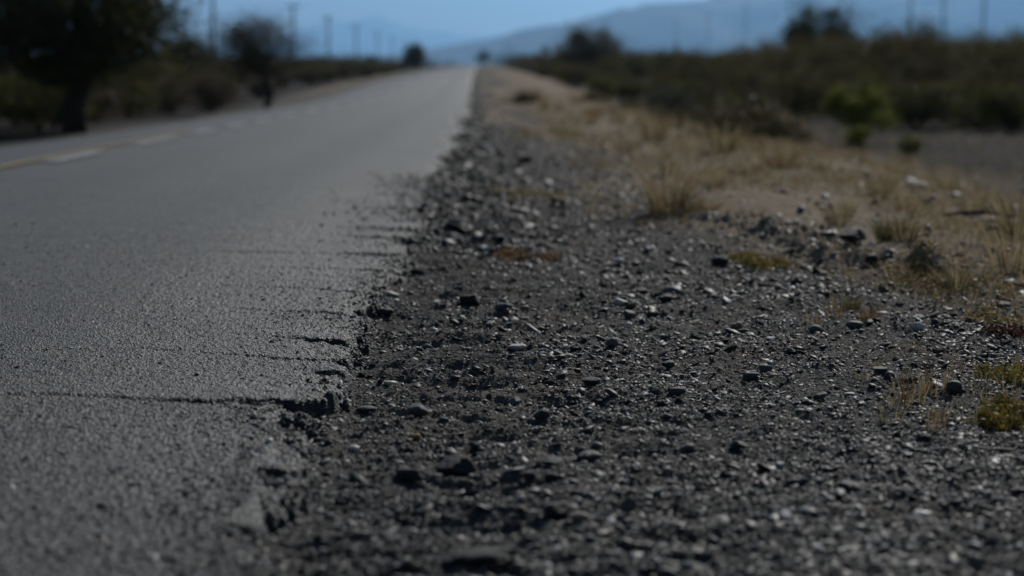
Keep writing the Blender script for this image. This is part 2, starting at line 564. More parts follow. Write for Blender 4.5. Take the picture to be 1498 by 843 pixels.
NAME_OF = {}
def put_stone(name, px, py, wpx, hrel, drel, mat, kind, i, label, group=None, rz=None, tilt=(0, 0), sink=.25, pos=None, w=None):
    if pos is None:
        x, y, _ = at_ground(px, py + 2)
        w = wpx / FPX * y / 2
    else:
        x, y = pos
    z = float(ground_z(x, y))
    if float(edge_d(x, y)) > .02: z = float(z_road(y)) + float(crown(x))
    o = link(name, stone_mesh(kind, i, mat))
    o.scale = (w, w * drel, w * hrel)
    o.location = (x, y, z + w * hrel * (1 - 2 * sink) * 1.0)
    o.rotation_euler = (tilt[0], tilt[1], rng.uniform(-.4, .4) if rz is None else rz)
    tag(o, label, 'stone', group)
    return o


HERO = [
 # px, py(base), width px, height/width, depth/width, material, kind, proto, label
 (615, 612, 40, .55, .9, S_BLUE, 'round', 0, 'rounded blue grey stone with a bright top beside the broken slab corner'),
 (537, 604, 34, .32, .8, S_GREY, 'round', 1, 'flat pale grey stone lying just below the widest crack at the asphalt edge'),
 (795, 614, 30, .62, .9, S_DARK, 'round', 2, 'round black stone alone on bare dirt right of the blue grey stone'),
 (690, 447, 36, .48, .9, S_ASPH, 'angular', 3, 'dark domed lump on a smooth dirt ledge near the asphalt edge'),
 (736, 457, 30, .5, .9, S_BLUE, 'round', 4, 'blue grey rounded stone right behind the dark domed lump'),
 (754, 514, 34, .34, .8, S_PALE, 'angular', 5, 'flat whitish stone lying in sharp focus in mid shoulder'),
 (719, 370, 26, .38, .45, S_PALE, 'round', 6, 'white oblong stone tilted in the dark rubble'),
 (1055, 390, 30, .62, .9, S_ASPH, 'angular', 7, 'black lump at the left end of the yellow green ground plant'),
 (1397, 576, 30, .72, .9, S_BLUE, 'round', 8, 'smooth domed stone standing beside the yellow green plants at right'),
 (666, 700, 66, .5, .8, S_ASPH, 'angular', 9, 'large black angular lump in the near blurred gravel'),
 (600, 708, 58, .42, .8, S_ASPH, 'angular', 10, 'dark crumbled lump just left of the large black angular lump'),
 (812, 757, 52, .5, .8, S_ASPH, 'angular', 11, 'black lump touching a tan stone in the near gravel'),
 (850, 766, 42, .4, .8, S_TAN, 'round', 12, 'pale tan stone beside the black lump in the near gravel'),
 (919, 757, 34, 1.0, .5, S_GREY, 'angular', 13, 'upright grey wedge of stone with a bright edge in the near gravel'),
 (764, 732, 12, .9, 1., S_PALE, 'round', 14, 'tiny round white pebble in the near gravel'),
 (702, 836, 120, .24, .7, S_ASPH, 'angular', 15, 'wide dark slab of broken surfacing at the bottom of the picture'),
 (611, 643, 18, .6, .9, S_OCHRE, 'round', 0, 'ochre yellow pebble on the dirt below the blue grey stone'),
 (864, 676, 40, .45, .9, S_GREY, 'round', 1, 'grey blue rounded stone in the near gravel right of the twin dark stones'),
 (806, 684, 42, .4, .8, S_GREY, 'angular', 2, 'long pale grey stone leaning left of the grey blue rounded stone'),
 (776, 702, 26, .6, .9, S_DARK, 'angular', 3, 'left one of two small dark stones in the near gravel'),
 (806, 704, 24, .55, .9, S_DARK, 'round', 4, 'right one of two small dark stones in the near gravel'),
 (978, 538, 22, .55, .9, S_DARK, 'round', 5, 'dark oval stone in sharp gravel right of the whitish stone'),
 (870, 566, 40, .36, .8, S_DARK, 'angular', 6, 'low dark stone in sharp gravel in mid shoulder'),
 (991, 579, 30, .42, .8, S_BLUE, 'round', 7, 'flat capped blue grey stone with a shaded underside'),
 (1080, 660, 34, .5, .9, S_DARK, 'angular', 8, 'dark wedge shaped stone in the right foreground gravel'),
 (1246, 356, 46, .5, .9, S_ASPH, 'angular', 9, 'dark clod on top of the dirt ridge beside the sand'),
 (1276, 384, 26, .45, .9, S_ASPH, 'angular', 10, 'small pointed clod in front of the dirt ridge'),
 (898, 166, 22, .75, .9, S_GREY, 'round', 11, 'grey boulder among dry grass far along the verge'),
 (1272, 476, 16, .6, .9, S_DARK, 'angular', 12, 'small black stone beside an orange tuft at right'),
 (563, 464, 36, .42, .8, S_ASPH, 'angular', 13, 'black chunk broken from the asphalt edge at the jagged corner'),
 (1240, 720, 44, .3, .8, S_GREY, 'angular', 14, 'flat pale grey flake in the right foreground gravel'),
 (1165, 715, 44, .4, .8, S_ASPH, 'angular', 15, 'dark hollow clod left of the flat pale flake in the right foreground'),
 (1440, 752, 30, .55, .9, S_DARK, 'angular', 0, 'dark angular stone near the right edge of the foreground gravel'),
 (1493, 722, 26, .4, .8, S_RED, 'angular', 1, 'reddish brown stone at the right edge of the picture'),
 (1008, 660, 26, .5, .9, S_GREY, 'round', 2, 'round mid grey stone left of the dark wedge shaped stone'),
 (1340, 278, 60, .14, .5, S_PALE, 'angular', 3, 'long pale flat rock lying on the sand bank'),
 (907, 385, 20, .5, .9, S_PALE, 'angular', 4, 'small pale stone on the gravel behind the sharp zone'),
 (974, 442, 24, .5, .9, S_DARK, 'round', 5, 'dark round stone halfway between the asphalt and the ground plants'),
 (1290, 545, 30, .3, .8, S_GREY, 'angular', 6, 'flat grey flake left of the smooth domed stone'),
 (1100, 556, 26, .5, .9, S_BLUE, 'round', 7, 'blue grey stone in the sharp gravel at centre right'),
]
for h in HERO:
    nm = 'asphalt_lump' if h[5] is S_ASPH else 'stone'
    put_stone(nm, h[0], h[1] - h[2] * .1, h[2], h[3], h[4], h[5], h[6], h[7], h[8], sink=.12)

CLASSES = [
 (S_DARK, 'angular', 78, 'small dark angular stone half sunk in the shoulder gravel', 'dark angular stones strewn over the gravel shoulder', 'stone'),
 (S_BLUE, 'round', 46, 'small rounded blue grey stone half sunk in the shoulder gravel', 'blue grey stones strewn over the gravel shoulder', 'stone'),
 (S_GREY, 'angular', 46, 'small mid grey angular stone lying on the shoulder gravel', 'grey stones strewn over the gravel shoulder', 'stone'),
 (S_PALE, 'angular', 30, 'small whitish chip of stone lying on the shoulder gravel', 'whitish chips strewn over the gravel shoulder', 'stone'),
 (S_TAN, 'round', 34, 'small tan rounded stone lying on the shoulder gravel', 'tan stones strewn over the gravel shoulder', 'stone'),
 (S_ASPH, 'angular', 34, 'black crumb of asphalt lying beside the broken road edge', 'asphalt crumbs along the broken road edge', 'asphalt_lump'),
]
for mat, kind, n, lab, grp, nm in CLASSES:
    k = 0
    while k < n:
        if nm == 'asphalt_lump':
            y = 1 / rng.uniform(1 / 13, 1 / 2.75); x = float(x_edge(y)) + abs(rng.normal(0, .09)) + .01
        else:
            y = 1 / rng.uniform(1 / 11, 1 / 2.75); x = rng.uniform(-.2, .28 * y)
            if float(edge_d(x, y)) > -.02 or x > float(bound(y)) + .3: continue
        wpx = rng.lognormal(math.log(15), .32)
        w = min(wpx / FPX * y / 2, .032)
        put_stone(nm, 0, 0, 0, rng.uniform(.3, .7), rng.uniform(.6, 1.0), mat, kind, int(rng.integers(0, 16)), lab, grp, rz=rng.uniform(0, 6.28),
                  tilt=(rng.normal(0, .2), rng.normal(0, .2)), sink=rng.uniform(.12, .35), pos=(x, y), w=w)
        k += 1


def scatter(name, pts, size, flat, pal, base, smooth=False):
    """one mesh of many little stones: pts (n,3), size (n,), flat (n,) height ratio, pal (n,3) colour"""
    d, f = base
    n = len(pts); m = len(d)
    nproto = 14
    P = np.stack([stone_shape(d, 900 + k, 7, 24.0, .40) for k in range(nproto)])
    pi = rng.integers(0, nproto, n)
    V = P[pi]                                                        # n,m,3
    a = rng.uniform(0, 2 * np.pi, n); ca, sa = np.cos(a)[:, None], np.sin(a)[:, None]
    sx = size * rng.uniform(.8, 1.35, n) * np.where(rng.random(n) < .25, 1.6, 1); sy = size * rng.uniform(.7, 1.1, n); sz = size * flat
    X = V[..., 0] * sx[:, None]; Y = V[..., 1] * sy[:, None]; Z = V[..., 2] * sz[:, None]
    tx = rng.normal(0, .3, n)[:, None]; ty = rng.normal(0, .3, n)[:, None]
    Z = Z + X * tx + Y * ty
    VX = X * ca - Y * sa + pts[:, 0:1]; VY = X * sa + Y * ca + pts[:, 1:2]; VZ = Z + pts[:, 2:3] + (sz * .35)[:, None]
    V = np.stack([VX, VY, VZ], -1).reshape(-1, 3)
    F = (f[None] + (np.arange(n) * m)[:, None, None]).reshape(-1, 3)
    C = np.repeat(pal, m, axis=0)
    return mesh_np(name, V, F, smooth, C)


def palette(n, pale=.05):
    c = rng.lognormal(math.log(.045), .6, n)[:, None] * np.array([1, .99, .97])[None] * rng.normal(1, .035, (n, 3))
    u = rng.random(n)
    k = u < .16; c[k] = c[k].mean(1)[:, None] * np.array([1.5, 1.15, .85])
    k = (u > .16) & (u < .22); c[k] = c[k].mean(1)[:, None] * np.array([.93, 1.0, 1.08])
    k = u > 1 - pale; c[k] = rng.uniform(.2, .42, (k.sum(), 1)) * np.array([1, .99, .95])
    return np.clip(c, .012, .5)


n = 600000
y = 1 / rng.uniform(1 / 26, 1 / 2.3, n)
x = rng.uniform(-.09, .33, n) * y + rng.uniform(-.15, .15, n)
bb = bound(y)
flatz = np.exp(-((x + .05) / .22) ** 2) * (y < 7.5)
keep = (edge_d(x, y) < .012) & (rng.random(n) > .2 * flatz) & (x < bb + .05 + rng.exponential(.16, n)) & (rng.random(n) < np.where(fbm(x * 3.5, y * 3.2, 4, 210) > -.1, 1, .45))
x, y = x[keep], y[keep]
size = rng.lognormal(math.log(.0022), .70, len(x)) * np.clip(y / 6.0, .68, 2.6)
size = np.minimum(size, .022)
pts = np.stack([x, y, ground_z(x, y)], -1)
tag(link('gravel', scatter('gravel', pts, size, rng.uniform(.16, .5, len(x)), palette(len(x)), ICO0), PEB), kind='stuff',
    label='dark grey gravel of fine chips spread over the road shoulder', cat='gravel')

# loose chippings lying on the asphalt along its broken edge
n = 60000
y = 1 / rng.uniform(1 / 14, 1 / 2.3, n)
d = rng.exponential(.09, n) - .03
x = x_edge(y) - d
keep = (rng.random(n) < .35 + .65 * sstep(-.2, .5, fbm(x * 4, y * 2, 3, 220))) & (edge_d(x, y) > -.012)
x, y, d = x[keep], y[keep], d[keep]
e_ = edge_d(x, y); z = np.maximum(road_surf(x, y, e_) - .045 * (1 - sstep(-.012, .032, e_)), ground_z(x, y)) - .0005
size = np.minimum(rng.lognormal(math.log(.0034), .4, len(x)) * np.clip(y / 6, .85, 2.2), .012)
n2 = 170000
y2 = 1 / rng.uniform(1 / 14, 1 / 2.3, n2)
x2 = rng.uniform(-.25, -.03, n2) * y2 - .05
k2 = (edge_d(x2, y2) > .03) & (x2 > -5) & (rng.random(n2) < np.exp(-np.maximum(y2 - 4.5, 0) / 2.2) * (.55 + .45 * sstep(-.3, .3, fbm(x2 * 2.5, y2 * 1.2, 3, 231))))
x2, y2 = x2[k2], y2[k2]
z2 = road_surf(x2, y2, edge_d(x2, y2)) - .0006
s2 = np.minimum(rng.lognormal(math.log(.0024), .35, len(x2)) * np.clip(y2 / 6, .8, 2.0), .007)
pal = np.concatenate([palette(len(x), .10), np.clip(rng.lognormal(math.log(.085), .85, len(x2)), .02, .6)[:, None] * np.array([[1, .99, .97]])])
x = np.concatenate([x, x2]); y = np.concatenate([y, y2]); z = np.concatenate([z, z2]); size = np.concatenate([size, s2])
tag(link('chippings', scatter('chippings', np.stack([x, y, z], -1), size, np.concatenate([rng.uniform(.25, .6, len(x) - len(x2)), rng.uniform(.12, .3, len(x2))]), pal, ICO0), PEB), kind='stuff',
    label='stone chippings set in the worn asphalt and crumbling from its edge', cat='gravel')

# coarse rubble beside the slab farther on
n = 2600
y = 1 / rng.uniform(1 / 90, 1 / 8.3, n)
x = x_edge(y) + .05 + np.abs(rng.normal(0, .38, n))
size = np.minimum(rng.lognormal(math.log(.009), .55, n) * np.clip(y / 10, .8, 2), .045)
pts = np.stack([x, y, ground_z(x, y)], -1)
c = palette(n, .01) * .5
tag(link('rubble', scatter('rubble', pts, size, rng.uniform(.35, .8, n), c, ICO1), PEB), kind='stuff',
    label='coarse dark rubble heaped along the far road edge', cat='gravel')

# small stones on the sand bank and the plain behind it
n = 1300
y = 1 / rng.uniform(1 / 45, 1 / 6.0, n)
x = bound(y) + rng.uniform(0, 1, n) ** .8 * (.30 * y)
size = np.minimum(rng.lognormal(math.log(.010), .5, n) * np.clip(y / 9, .8, 3), .05)
pts = np.stack([x, y, ground_z(x, y)], -1)
tag(link('bank_pebbles', scatter('bank_pebbles', pts, size, rng.uniform(.35, .8, n), palette(n, .03) * 1.3, ICO1), PEB), kind='stuff',
    label='loose pebbles dotted over the sandy bank right of the shoulder', cat='gravel')

# ------------------------------------------------------------------ grass and small plants
def blades(n, rad, h, lean, width, cols, r_, droop=.35, base=None, zbase=None):
    """n bent tapering blades; returns verts, faces, colours"""
    a = r_.uniform(0, 2 * np.pi, n); rr = rad * np.sqrt(r_.random(n))
    bx = rr * np.cos(a); by = rr * np.sin(a)
    if base is not None: bx, by = base[:, 0], base[:, 1]
    bz = np.zeros(n) if zbase is None else zbase
    hh = h * r_.uniform(.45, 1.0, n)
    out = np.stack([np.cos(a), np.sin(a)], 1) if base is None else np.stack([np.cos(a), np.sin(a)], 1)
    ln = lean * r_.uniform(.2, 1.3, n) * hh
    ang = r_.uniform(0, np.pi, n); wx = np.cos(ang) * width; wy = np.sin(ang) * width
    V = []
    for k, (tt, wf) in enumerate([(0, 1), (.5, .8), (.85, .45)]):
        cx = bx + out[:, 0] * ln * tt ** 1.7; cy = by + out[:, 1] * ln * tt ** 1.7
        cz = bz + hh * tt * (1 - droop * tt * tt * .5)
        V += [np.stack([cx - wx * wf, cy - wy * wf, cz], 1), np.stack([cx + wx * wf, cy + wy * wf, cz], 1)]
    V.append(np.stack([bx + out[:, 0] * ln, by + out[:, 1] * ln, bz + hh * (1 - droop * .5)], 1))
    V = np.stack(V, 1)                                              # n,7,3
    i = (np.arange(n) * 7)[:, None]
    F = np.concatenate([i + np.array([[0, 1, 3]]), i + np.array([[0, 3, 2]]), i + np.array([[2, 3, 5]]), i + np.array([[2, 5, 4]]), i + np.array([[4, 5, 6]])], 0)
    C = np.repeat(cols[r_.integers(0, len(cols), n)] * r_.uniform(.7, 1.25, (n, 1)), 7, axis=0)
    return V.reshape(-1, 3), F, C


STRAW = np.array([(.40, .31, .18), (.33, .25, .14), (.24, .185, .10), (.48, .39, .25)])
OLIVE = np.array([(.13, .125, .05), (.17, .145, .06), (.10, .10, .045)])
RUST = np.array([(.22, .13, .055), (.18, .10, .045), (.26, .17, .08)])
TUFT = []
for k, (nb, rad, h, lean, cols) in enumerate([(240, .07, .33, .85, STRAW), (110, .06, .22, .8, np.vstack([STRAW, OLIVE])), (200, .05, .14, .8, OLIVE), (110, .05, .11, 1.0, RUST), (120, .07, .26, .5, STRAW), (140, .05, .12, .5, np.vstack([RUST, STRAW])), (24, .05, .12, .5, np.vstack([RUST, STRAW])), (16, .04, .10, .5, np.vstack([OLIVE, STRAW]))]):
    V, F, C = blades(nb, rad, h, lean, .0018, cols, np.random.default_rng(300 + k))
    m_ = mesh_np('grass_tuft', V, F, True, C); m_.materials.append(BLADE); TUFT.append(m_)

TUFTS = [
 (975, 312, 0, 1.25, 'tall straw coloured grass tuft spreading at the edge of the sand'),
 (1010, 310, 1, .8, 'shorter straw tuft leaning on the right of the tall tuft'),
 (1140, 248, 3, 1.6, 'reddish dry tuft on the crest of the sand bank'),
 (1300, 350, 2, 1.0, 'thin olive stalks growing out of the sand behind the dirt ridge'),
 (1325, 352, 1, .9, 'straw grass tuft standing behind the right end of the dirt ridge'),
 (1225, 330, 1, .8, 'low straw tuft on the sand right of centre'),
 (1480, 400, 4, 1.0, 'tall dry grass clump at the right edge above the gravel'),
 (1490, 350, 1, 1.2, 'loose dry grass at the right edge behind the tall clump'),
 (1270, 470, 3, .55, 'orange brown tuft beside the small black stone at right'),
 (1330, 590, 6, .9, 'sparse dry sprig left of the smooth domed stone'),
 (1365, 580, 6, .9, 'sparse brown sprig just beside the smooth domed stone'),
 (1310, 600, 7, .7, 'small green sprig in the gravel left of the dry sprigs'),
 (960, 205, 4, 1.9, 'tall pale grass clump at the far left end of the sand bank'),
 (1060, 225, 1, 1.8, 'olive straw clump on the far side of the sand bank'),
 (905, 180, 4, 1.6, 'pale grass clump beside the grey boulder'),
 (870, 172, 3, 2.0, 'rusty grass clump left of the grey boulder'),
 (800, 160, 4, 2.0, 'straw grass clump far along the verge near the rubble'),
 (845, 152, 1, 2.4, 'olive straw clump behind the rusty clump far along the verge'),
 (1400, 425, 1, .7, 'yellowish tuft between the gravel and the dirt ridge at right'),
 (1245, 455, 2, .5, 'low olive sprig in the gravel left of the orange tuft'),
]
for px, py, k, sc, lab in TUFTS:
    x, y, z = at_ground(px, py)
    o = link('grass_tuft', TUFT[k]); o.location = (x, y, z - .005); o.scale = (sc,) * 3; o.rotation_euler = (0, 0, rng.uniform(0, 6))
    tag(o, lab, 'grass')
for q in range(34):
    while True:
        y = 1 / rng.uniform(1 / 60, 1 / 9.5); x = float(bound(y)) + abs(rng.normal(0, 1)) * (1.2 + y * .05) + .1
        if x < .3 * y: break
    o = link('grass_tuft', TUFT[[0, 1, 4, 3, 1][int(rng.integers(0, 5))]])
    s_ = rng.uniform(.45, .9) * (1 + y / 60); o.location = (x, y, float(ground_z(x, y)) - .01); o.scale = (s_, s_, s_ * rng.uniform(.6, 1)); o.rotation_euler = (0, 0, rng.uniform(0, 6))
    tag(o, 'small dry grass tuft scattered on the sandy verge', 'grass', 'dry tufts scattered over the sandy verge')

for q in range(26):
    px = rng.uniform(1130, 1495); py = rng.uniform(430, 640)
    if px < 1130 + (py - 430) * .9: continue
    x, y, z = at_ground(px, py)
    o = link('weed_sprig', TUFT[int(rng.choice([6, 7, 7]))]); s_ = rng.uniform(.4, .8); o.location = (x, y, z - .004); o.scale = (s_,) * 3; o.rotation_euler = (0, 0, rng.uniform(0, 6))
    tag(o, 'tiny sparse weed sprig in the gravel toward the right edge', 'weed', 'tiny weed sprigs in the right gravel')

# thin cover of short dry grass on the sand and in the far verge
n = 60000
y = 1 / rng.uniform(1 / 70, 1 / 5.5, n)
x = bound(y) + rng.normal(1.1, 1.0, n) * (.6 + y * .06)
keep = (fbm(x * 1.3, y * .5, 3, 330) > -.12) & (x > bound(y) - .4) & (x < .33 * y)
x, y = x[keep], y[keep]
V, F, C = blades(len(x), 0, .07, 1.2, .0022, np.vstack([STRAW, STRAW, OLIVE, RUST]), np.random.default_rng(5), base=np.stack([x, y], 1), zbase=ground_z(x, y))
V = V.reshape(-1, 7, 3)
bp = V[:, 0:1].copy(); sc = np.clip(y / 12, .7, 3)[:, None, None]; V = (V - bp) * sc + bp
tag(link('dry_grass', mesh_np('dry_grass', V.reshape(-1, 3), F, True, C), BLADE), 'thin short dry grass growing over the sandy verge', 'grass', kind='stuff')


def leaf_quads(P, size, cols, r_, flatten=0.0):
    """small pointed leaf faces at points P"""
    n = len(P)
    nrm = r_.normal(size=(n, 3)); nrm[:, 2] += flatten; nrm /= np.linalg.norm(nrm, axis=1)[:, None]
    t = np.cross(nrm, r_.normal(size=(n, 3))); t /= np.linalg.norm(t, axis=1)[:, None]
    b = np.cross(nrm, t)
    sz = size * r_.uniform(.6, 1.4, n)[:, None]
    V = np.stack([P - t * sz, P + b * sz * .45 + nrm * sz * .15, P + t * sz, P - b * sz * .45 + nrm * sz * .15], 1).reshape(-1, 3)
    F = np.arange(n * 4).reshape(n, 4)
    C = np.repeat(cols[r_.integers(0, len(cols), n)] * r_.uniform(.65, 1.3, (n, 1)), 4, axis=0)
    return V, F, C


YGREEN = np.array([(.20, .175, .04), (.26, .20, .055), (.13, .12, .035), (.28, .18, .045)])
def ground_plant(px, py, wpx, dep, n, cols, lab, h=.016, leaf=.008, name='creeping_plant', cat='plant'):
    x, y, z = at_ground(px, py)
    r_ = np.random.default_rng(int(px * 7 + py))
    w = wpx / FPX * y / 2
    k = 9
    cc = np.stack([r_.uniform(-1, 1, k) * w * .85, r_.uniform(-1, 1, k) * dep * .8], 1)
    ci = r_.integers(0, k, n)
    P2 = cc[ci] + r_.normal(0, 1, (n, 2)) * np.array([w * .16, dep * .22])
    P = np.concatenate([P2, (np.abs(r_.normal(0, 1, n)) * h * .6 + .004)[:, None]], 1)
    P[:, 2] += ground_z(P[:, 0] + x, P[:, 1] + y) - z
    V, F, C = leaf_quads(P, leaf, cols, r_, 1.0)
    o = link(name, mesh_np(name, V, F, False, C), LEAF, loc=(x, y, z))
    tag(o, lab, cat, kind='stuff' if n < 850 else None)


ground_plant(1128, 388, 130, .28, 1500, YGREEN, 'long mat of yellow green ground plant right of the black lump')
ground_plant(1478, 552, 80, .15, 1300, YGREEN, 'farther of the two yellow green plant mats at the right edge')
ground_plant(1465, 612, 95, .14, 1700, YGREEN, 'nearer of the two yellow green plant mats at the right edge', h=.018)
ground_plant(1395, 418, 130, .35, 900, np.vstack([YGREEN, STRAW]), 'sparse yellow and straw mat below the sand at right')
ground_plant(1440, 470, 90, .16, 400, np.vstack([YGREEN, STRAW]), 'thin yellowish mat above the dark red plant at the right edge')
ground_plant(1360, 410, 110, .25, 500, np.vstack([STRAW, YGREEN]), 'thin straw and yellow litter left of the sparse mat below the sand')
ground_plant(765, 374, 95, .22, 900, RUST, 'orange brown patch of dead grass in the rubble beside the white oblong stone', h=.02, name='dead_grass_patch', cat='grass')
ground_plant(770, 287, 110, .5, 800, np.vstack([YGREEN, STRAW]), 'thin yellow plant strip across the far rubble', leaf=.012)
ground_plant(1470, 486, 90, .14, 700, np.array([(.10, .045, .035), (.085, .045, .035)]), 'flat mat of dark red plant at the right edge', h=.012)
ground_plant(1080, 210, 150, .9, 700, RUST, 'low rust brown plant on the far crest of the sand bank', h=.05, leaf=.02)
ground_plant(800, 198, 120, 1.8, 700, np.vstack([YGREEN, STRAW]), 'low yellow green plant strip far along the gravel verge', h=.05, leaf=.02)
ground_plant(760, 150, 70, 3, 500, np.vstack([OLIVE, YGREEN]), 'low olive plant far along the verge close to the road', h=.1, leaf=.03)


def tube(P, rad, k=7):
    """tapered tube along points"""
    P = np.asarray(P, float); n = len(P); rad = np.asarray(rad, float)
    V = []
    for i in range(n):
        t = P[min(i + 1, n - 1)] - P[max(i - 1, 0)]; t = t / (np.linalg.norm(t) + 1e-9)
        a = np.cross(t, [0.31, .95, .05]); a /= np.linalg.norm(a); b = np.cross(t, a)
        th = np.linspace(0, 2 * np.pi, k, endpoint=False)
        V.append(P[i] + rad[i] * (np.cos(th)[:, None] * a + np.sin(th)[:, None] * b))
    V = np.concatenate(V); F = []
    for i in range(n - 1):
        for j in range(k):
            F.append((i * k + j, i * k + (j + 1) % k, (i + 1) * k + (j + 1) % k, (i + 1) * k + j))
    c0 = len(V); V = np.vstack([V, P[0], P[-1]])
    for j in range(k):
        F.append((c0, (j + 1) % k, j, j)); F.append((c0 + 1, (n - 1) * k + j, (n - 1) * k + (j + 1) % k, (n - 1) * k + (j + 1) % k))
    return V, F


def join(parts, name, mat, smooth=True):
    V, F, off = [], [], 0
    for v, f in parts:
        V.append(v); F += [tuple(i + off for i in q) for q in f]; off += len(v)
    me = bpy.data.meshes.new(name)
    F = [tuple(dict.fromkeys(q)) for q in F]
    me.from_pydata(np.concatenate(V).tolist(), [], F)
    if smooth: me.polygons.foreach_set('use_smooth', np.ones(len(me.polygons), dtype=bool))
    me.materials.append(mat); me.update()
    return me


# dead branch lying on the sand at right
x, y, z = at_ground(1380, 322)
P = [(0, 0, .02), (.07, .01, .03), (.16, .0, .035), (.24, -.02, .03), (.31, -.06, .015)]
parts = [tube(P, [.006, .008, .009, .008, .005]), tube([(.16, 0, .035), (.2, .04, .05), (.25, .06, .05)], [.005, .004, .002]), tube([(.07, .01, .03), (.1, -.03, .02), (.15, -.06, .02)], [.005, .004, .002])]
o = link('dead_branch', join(parts, 'dead_branch', BARK), loc=(x, y, z)); o.scale = (1.1, 1.1, 1.1)
tag(o, 'dark bent dead branch lying on the sand at right', 'branch')

# ------------------------------------------------------------------ shrubs and trees
DARKG = np.array([(.064, .070, .026), (.088, .090, .034), (.05, .054, .023)])
OLV = np.array([(.095, .085, .026), (.12, .10, .032), (.072, .064, .024), (.14, .105, .04)])
BRN = np.array([(.085, .064, .038), (.11, .082, .05), (.065, .054, .034)])
BRIGHT = np.array([(.17, .185, .03), (.23, .23, .04), (.12, .14, .026)])
GREYG = np.array([(.075, .078, .055), (.06, .064, .046), (.09, .088, .066)])


def plant_parts(h, w, base, n, leaf, cols, seed, ncl, trunk_r, multi=1, spread=.16, flat=1.0, trunk_lean=0.0):
    """crown of leaf clumps on real limbs. base: height where the crown starts"""
    r_ = np.random.default_rng(seed)
    cen = np.array([trunk_lean, 0, (h + base) / 2]); ax = np.array([w / 2, w / 2 * flat, (h - base) / 2])
    pts = []
    while len(pts) < ncl:
        p = r_.uniform(-1, 1, 3)
        q = np.linalg.norm(p)
        if .35 < q < 1.0 and p[2] > -.9: pts.append(p * (.8 if q > .9 else 1) * r_.uniform(.85, 1.08))
    pts = np.array(pts) * ax * .84 + cen
    wt = r_.uniform(.4, 1.5, ncl); wt /= wt.sum()
    ci = r_.choice(ncl, n, p=wt)
    rad = (w * spread) * r_.uniform(.6, 1.25, ncl)
    L = pts[ci] + r_.normal(0, .62, (n, 3)) * rad[ci][:, None] * np.array([1, 1, .8])
    L[:, 2] = np.maximum(L[:, 2], .03)
    V, F, C = leaf_quads(L, leaf, cols, r_)
    C = C * np.repeat(r_.uniform(.75, 1.25, ncl)[ci], 4)[:, None]
    crown = mesh_np('crown', V, F, False, C); crown.materials.append(LEAF)
    # trunk(s) and limbs
    parts = []
    forks = []
    for k in range(multi):
        a = r_.uniform(0, 6.28); sp = 0 if multi == 1 else w * .10
        top = np.array([trunk_lean * .7 + math.cos(a) * sp * 2, math.sin(a) * sp * 2, base + (h - base) * .25])
        bot = np.array([math.cos(a) * sp * .3, math.sin(a) * sp * .3, -.12])
        m1 = bot * .6 + top * .4 + r_.normal(0, .04 * h, 3) * np.array([1, 1, 0]); m2 = bot * .25 + top * .75 + r_.normal(0, .03 * h, 3) * np.array([1, 1, 0])
        parts.append(tube([bot, m1, m2, top], np.array([1.25, 1, .85, .7]) * trunk_r)); forks.append((top, m2))
    for p in pts[:min(ncl, 40)]:
        f0 = forks[int(r_.integers(0, len(forks)))]
        s0 = f0[0] if r_.random() < .6 else f0[1]
        mid = s0 * .5 + p * .5 + r_.normal(0, .05 * w, 3) + np.array([0, 0, .04 * h])
        parts.append(tube([s0, mid, p], np.array([.42, .26, .08]) * trunk_r, 5))
    trunk = join(parts, 'trunk', BARK)
    return crown, trunk


def plant(name, parts, loc, rz, label, cat, group=None, scale=1.0, crown_name='crown', trunk_name='trunk'):
    root = empty(name, loc, rz)
    link(crown_name, parts[0], parent=root); link(trunk_name, parts[1], parent=root)
    root.scale = (scale,) * 3 if not isinstance(scale, tuple) else scale
    tag(root, label, cat, group)
    return root


# --- named trees and bushes
def spot(px, Y, dz=0.0):
    x, y, z = at_dist(px, Y); return (x, y, z + dz)


plant('broad_tree', plant_parts(4.4, 5.5, .6, 34000, .055, np.vstack([DARKG, DARKG, OLV * .7]), 1, 76, .25, 1, .125), spot(108, 41), .4, 'large dark broad tree with a thick trunk left of the road', 'tree')
plant('thorn_tree', plant_parts(2.85, 4.2, .75, 15000, .032, np.vstack([BRN, OLV * .7]), 2, 40, .10, 1, .12, trunk_lean=.1), spot(387, 58), 1.0, 'small brownish thorn tree with a thin crown beside the left road edge', 'tree')
plant('leafy_tree', plant_parts(3.4, 4.4, .3, 9000, .08, DARKG, 3, 26, .12, 1, .15), spot(275, 120), 2.0, 'dark rounded tree behind the first pole on the left', 'tree')
plant('round_tree', plant_parts(4.2, 4.2, .1, 7000, .12, DARKG, 4, 26, .15, 1, .16), spot(608, 300), 0, 'small dark ball shaped tree where the road meets the horizon', 'tree')
plant('leafy_tree', plant_parts(4.3, 3.3, .5, 10000, .06, DARKG, 5, 26, .12, 1, .15), spot(1206, 75), 0, 'dark tree standing above the thicket skyline at right', 'tree')
plant('leafy_tree', plant_parts(4.0, 6.0, .2, 11000, .08, OLV, 6, 34, .14, 2, .14), spot(862, 140), 0, 'wide brown green tree at the left end of the thicket', 'tree')
plant('leafy_tree', plant_parts(5.0, 5.5, .4, 2500, .14, DARKG, 7, 20, .2, 1, .16), spot(707, 560), 0, 'tiny dark tree right of the end of the road', 'tree')
plant('green_bush', plant_parts(1.34, 1.55, .03, 5600, .032, BRIGHT, 8, 26, .03, 5, .12), spot(1262, 34), 0, 'bright yellow green bush standing before the dark thicket', 'bush', crown_name='foliage', trunk_name='stem')
plant('green_bush', plant_parts(.46, .52, .02, 1500, .018, BRIGHT * .9, 9, 16, .012, 4, .15), spot(1256, 30), 0, 'small green bush in front of the bright yellow green bush', 'bush', crown_name='foliage', trunk_name='stem')
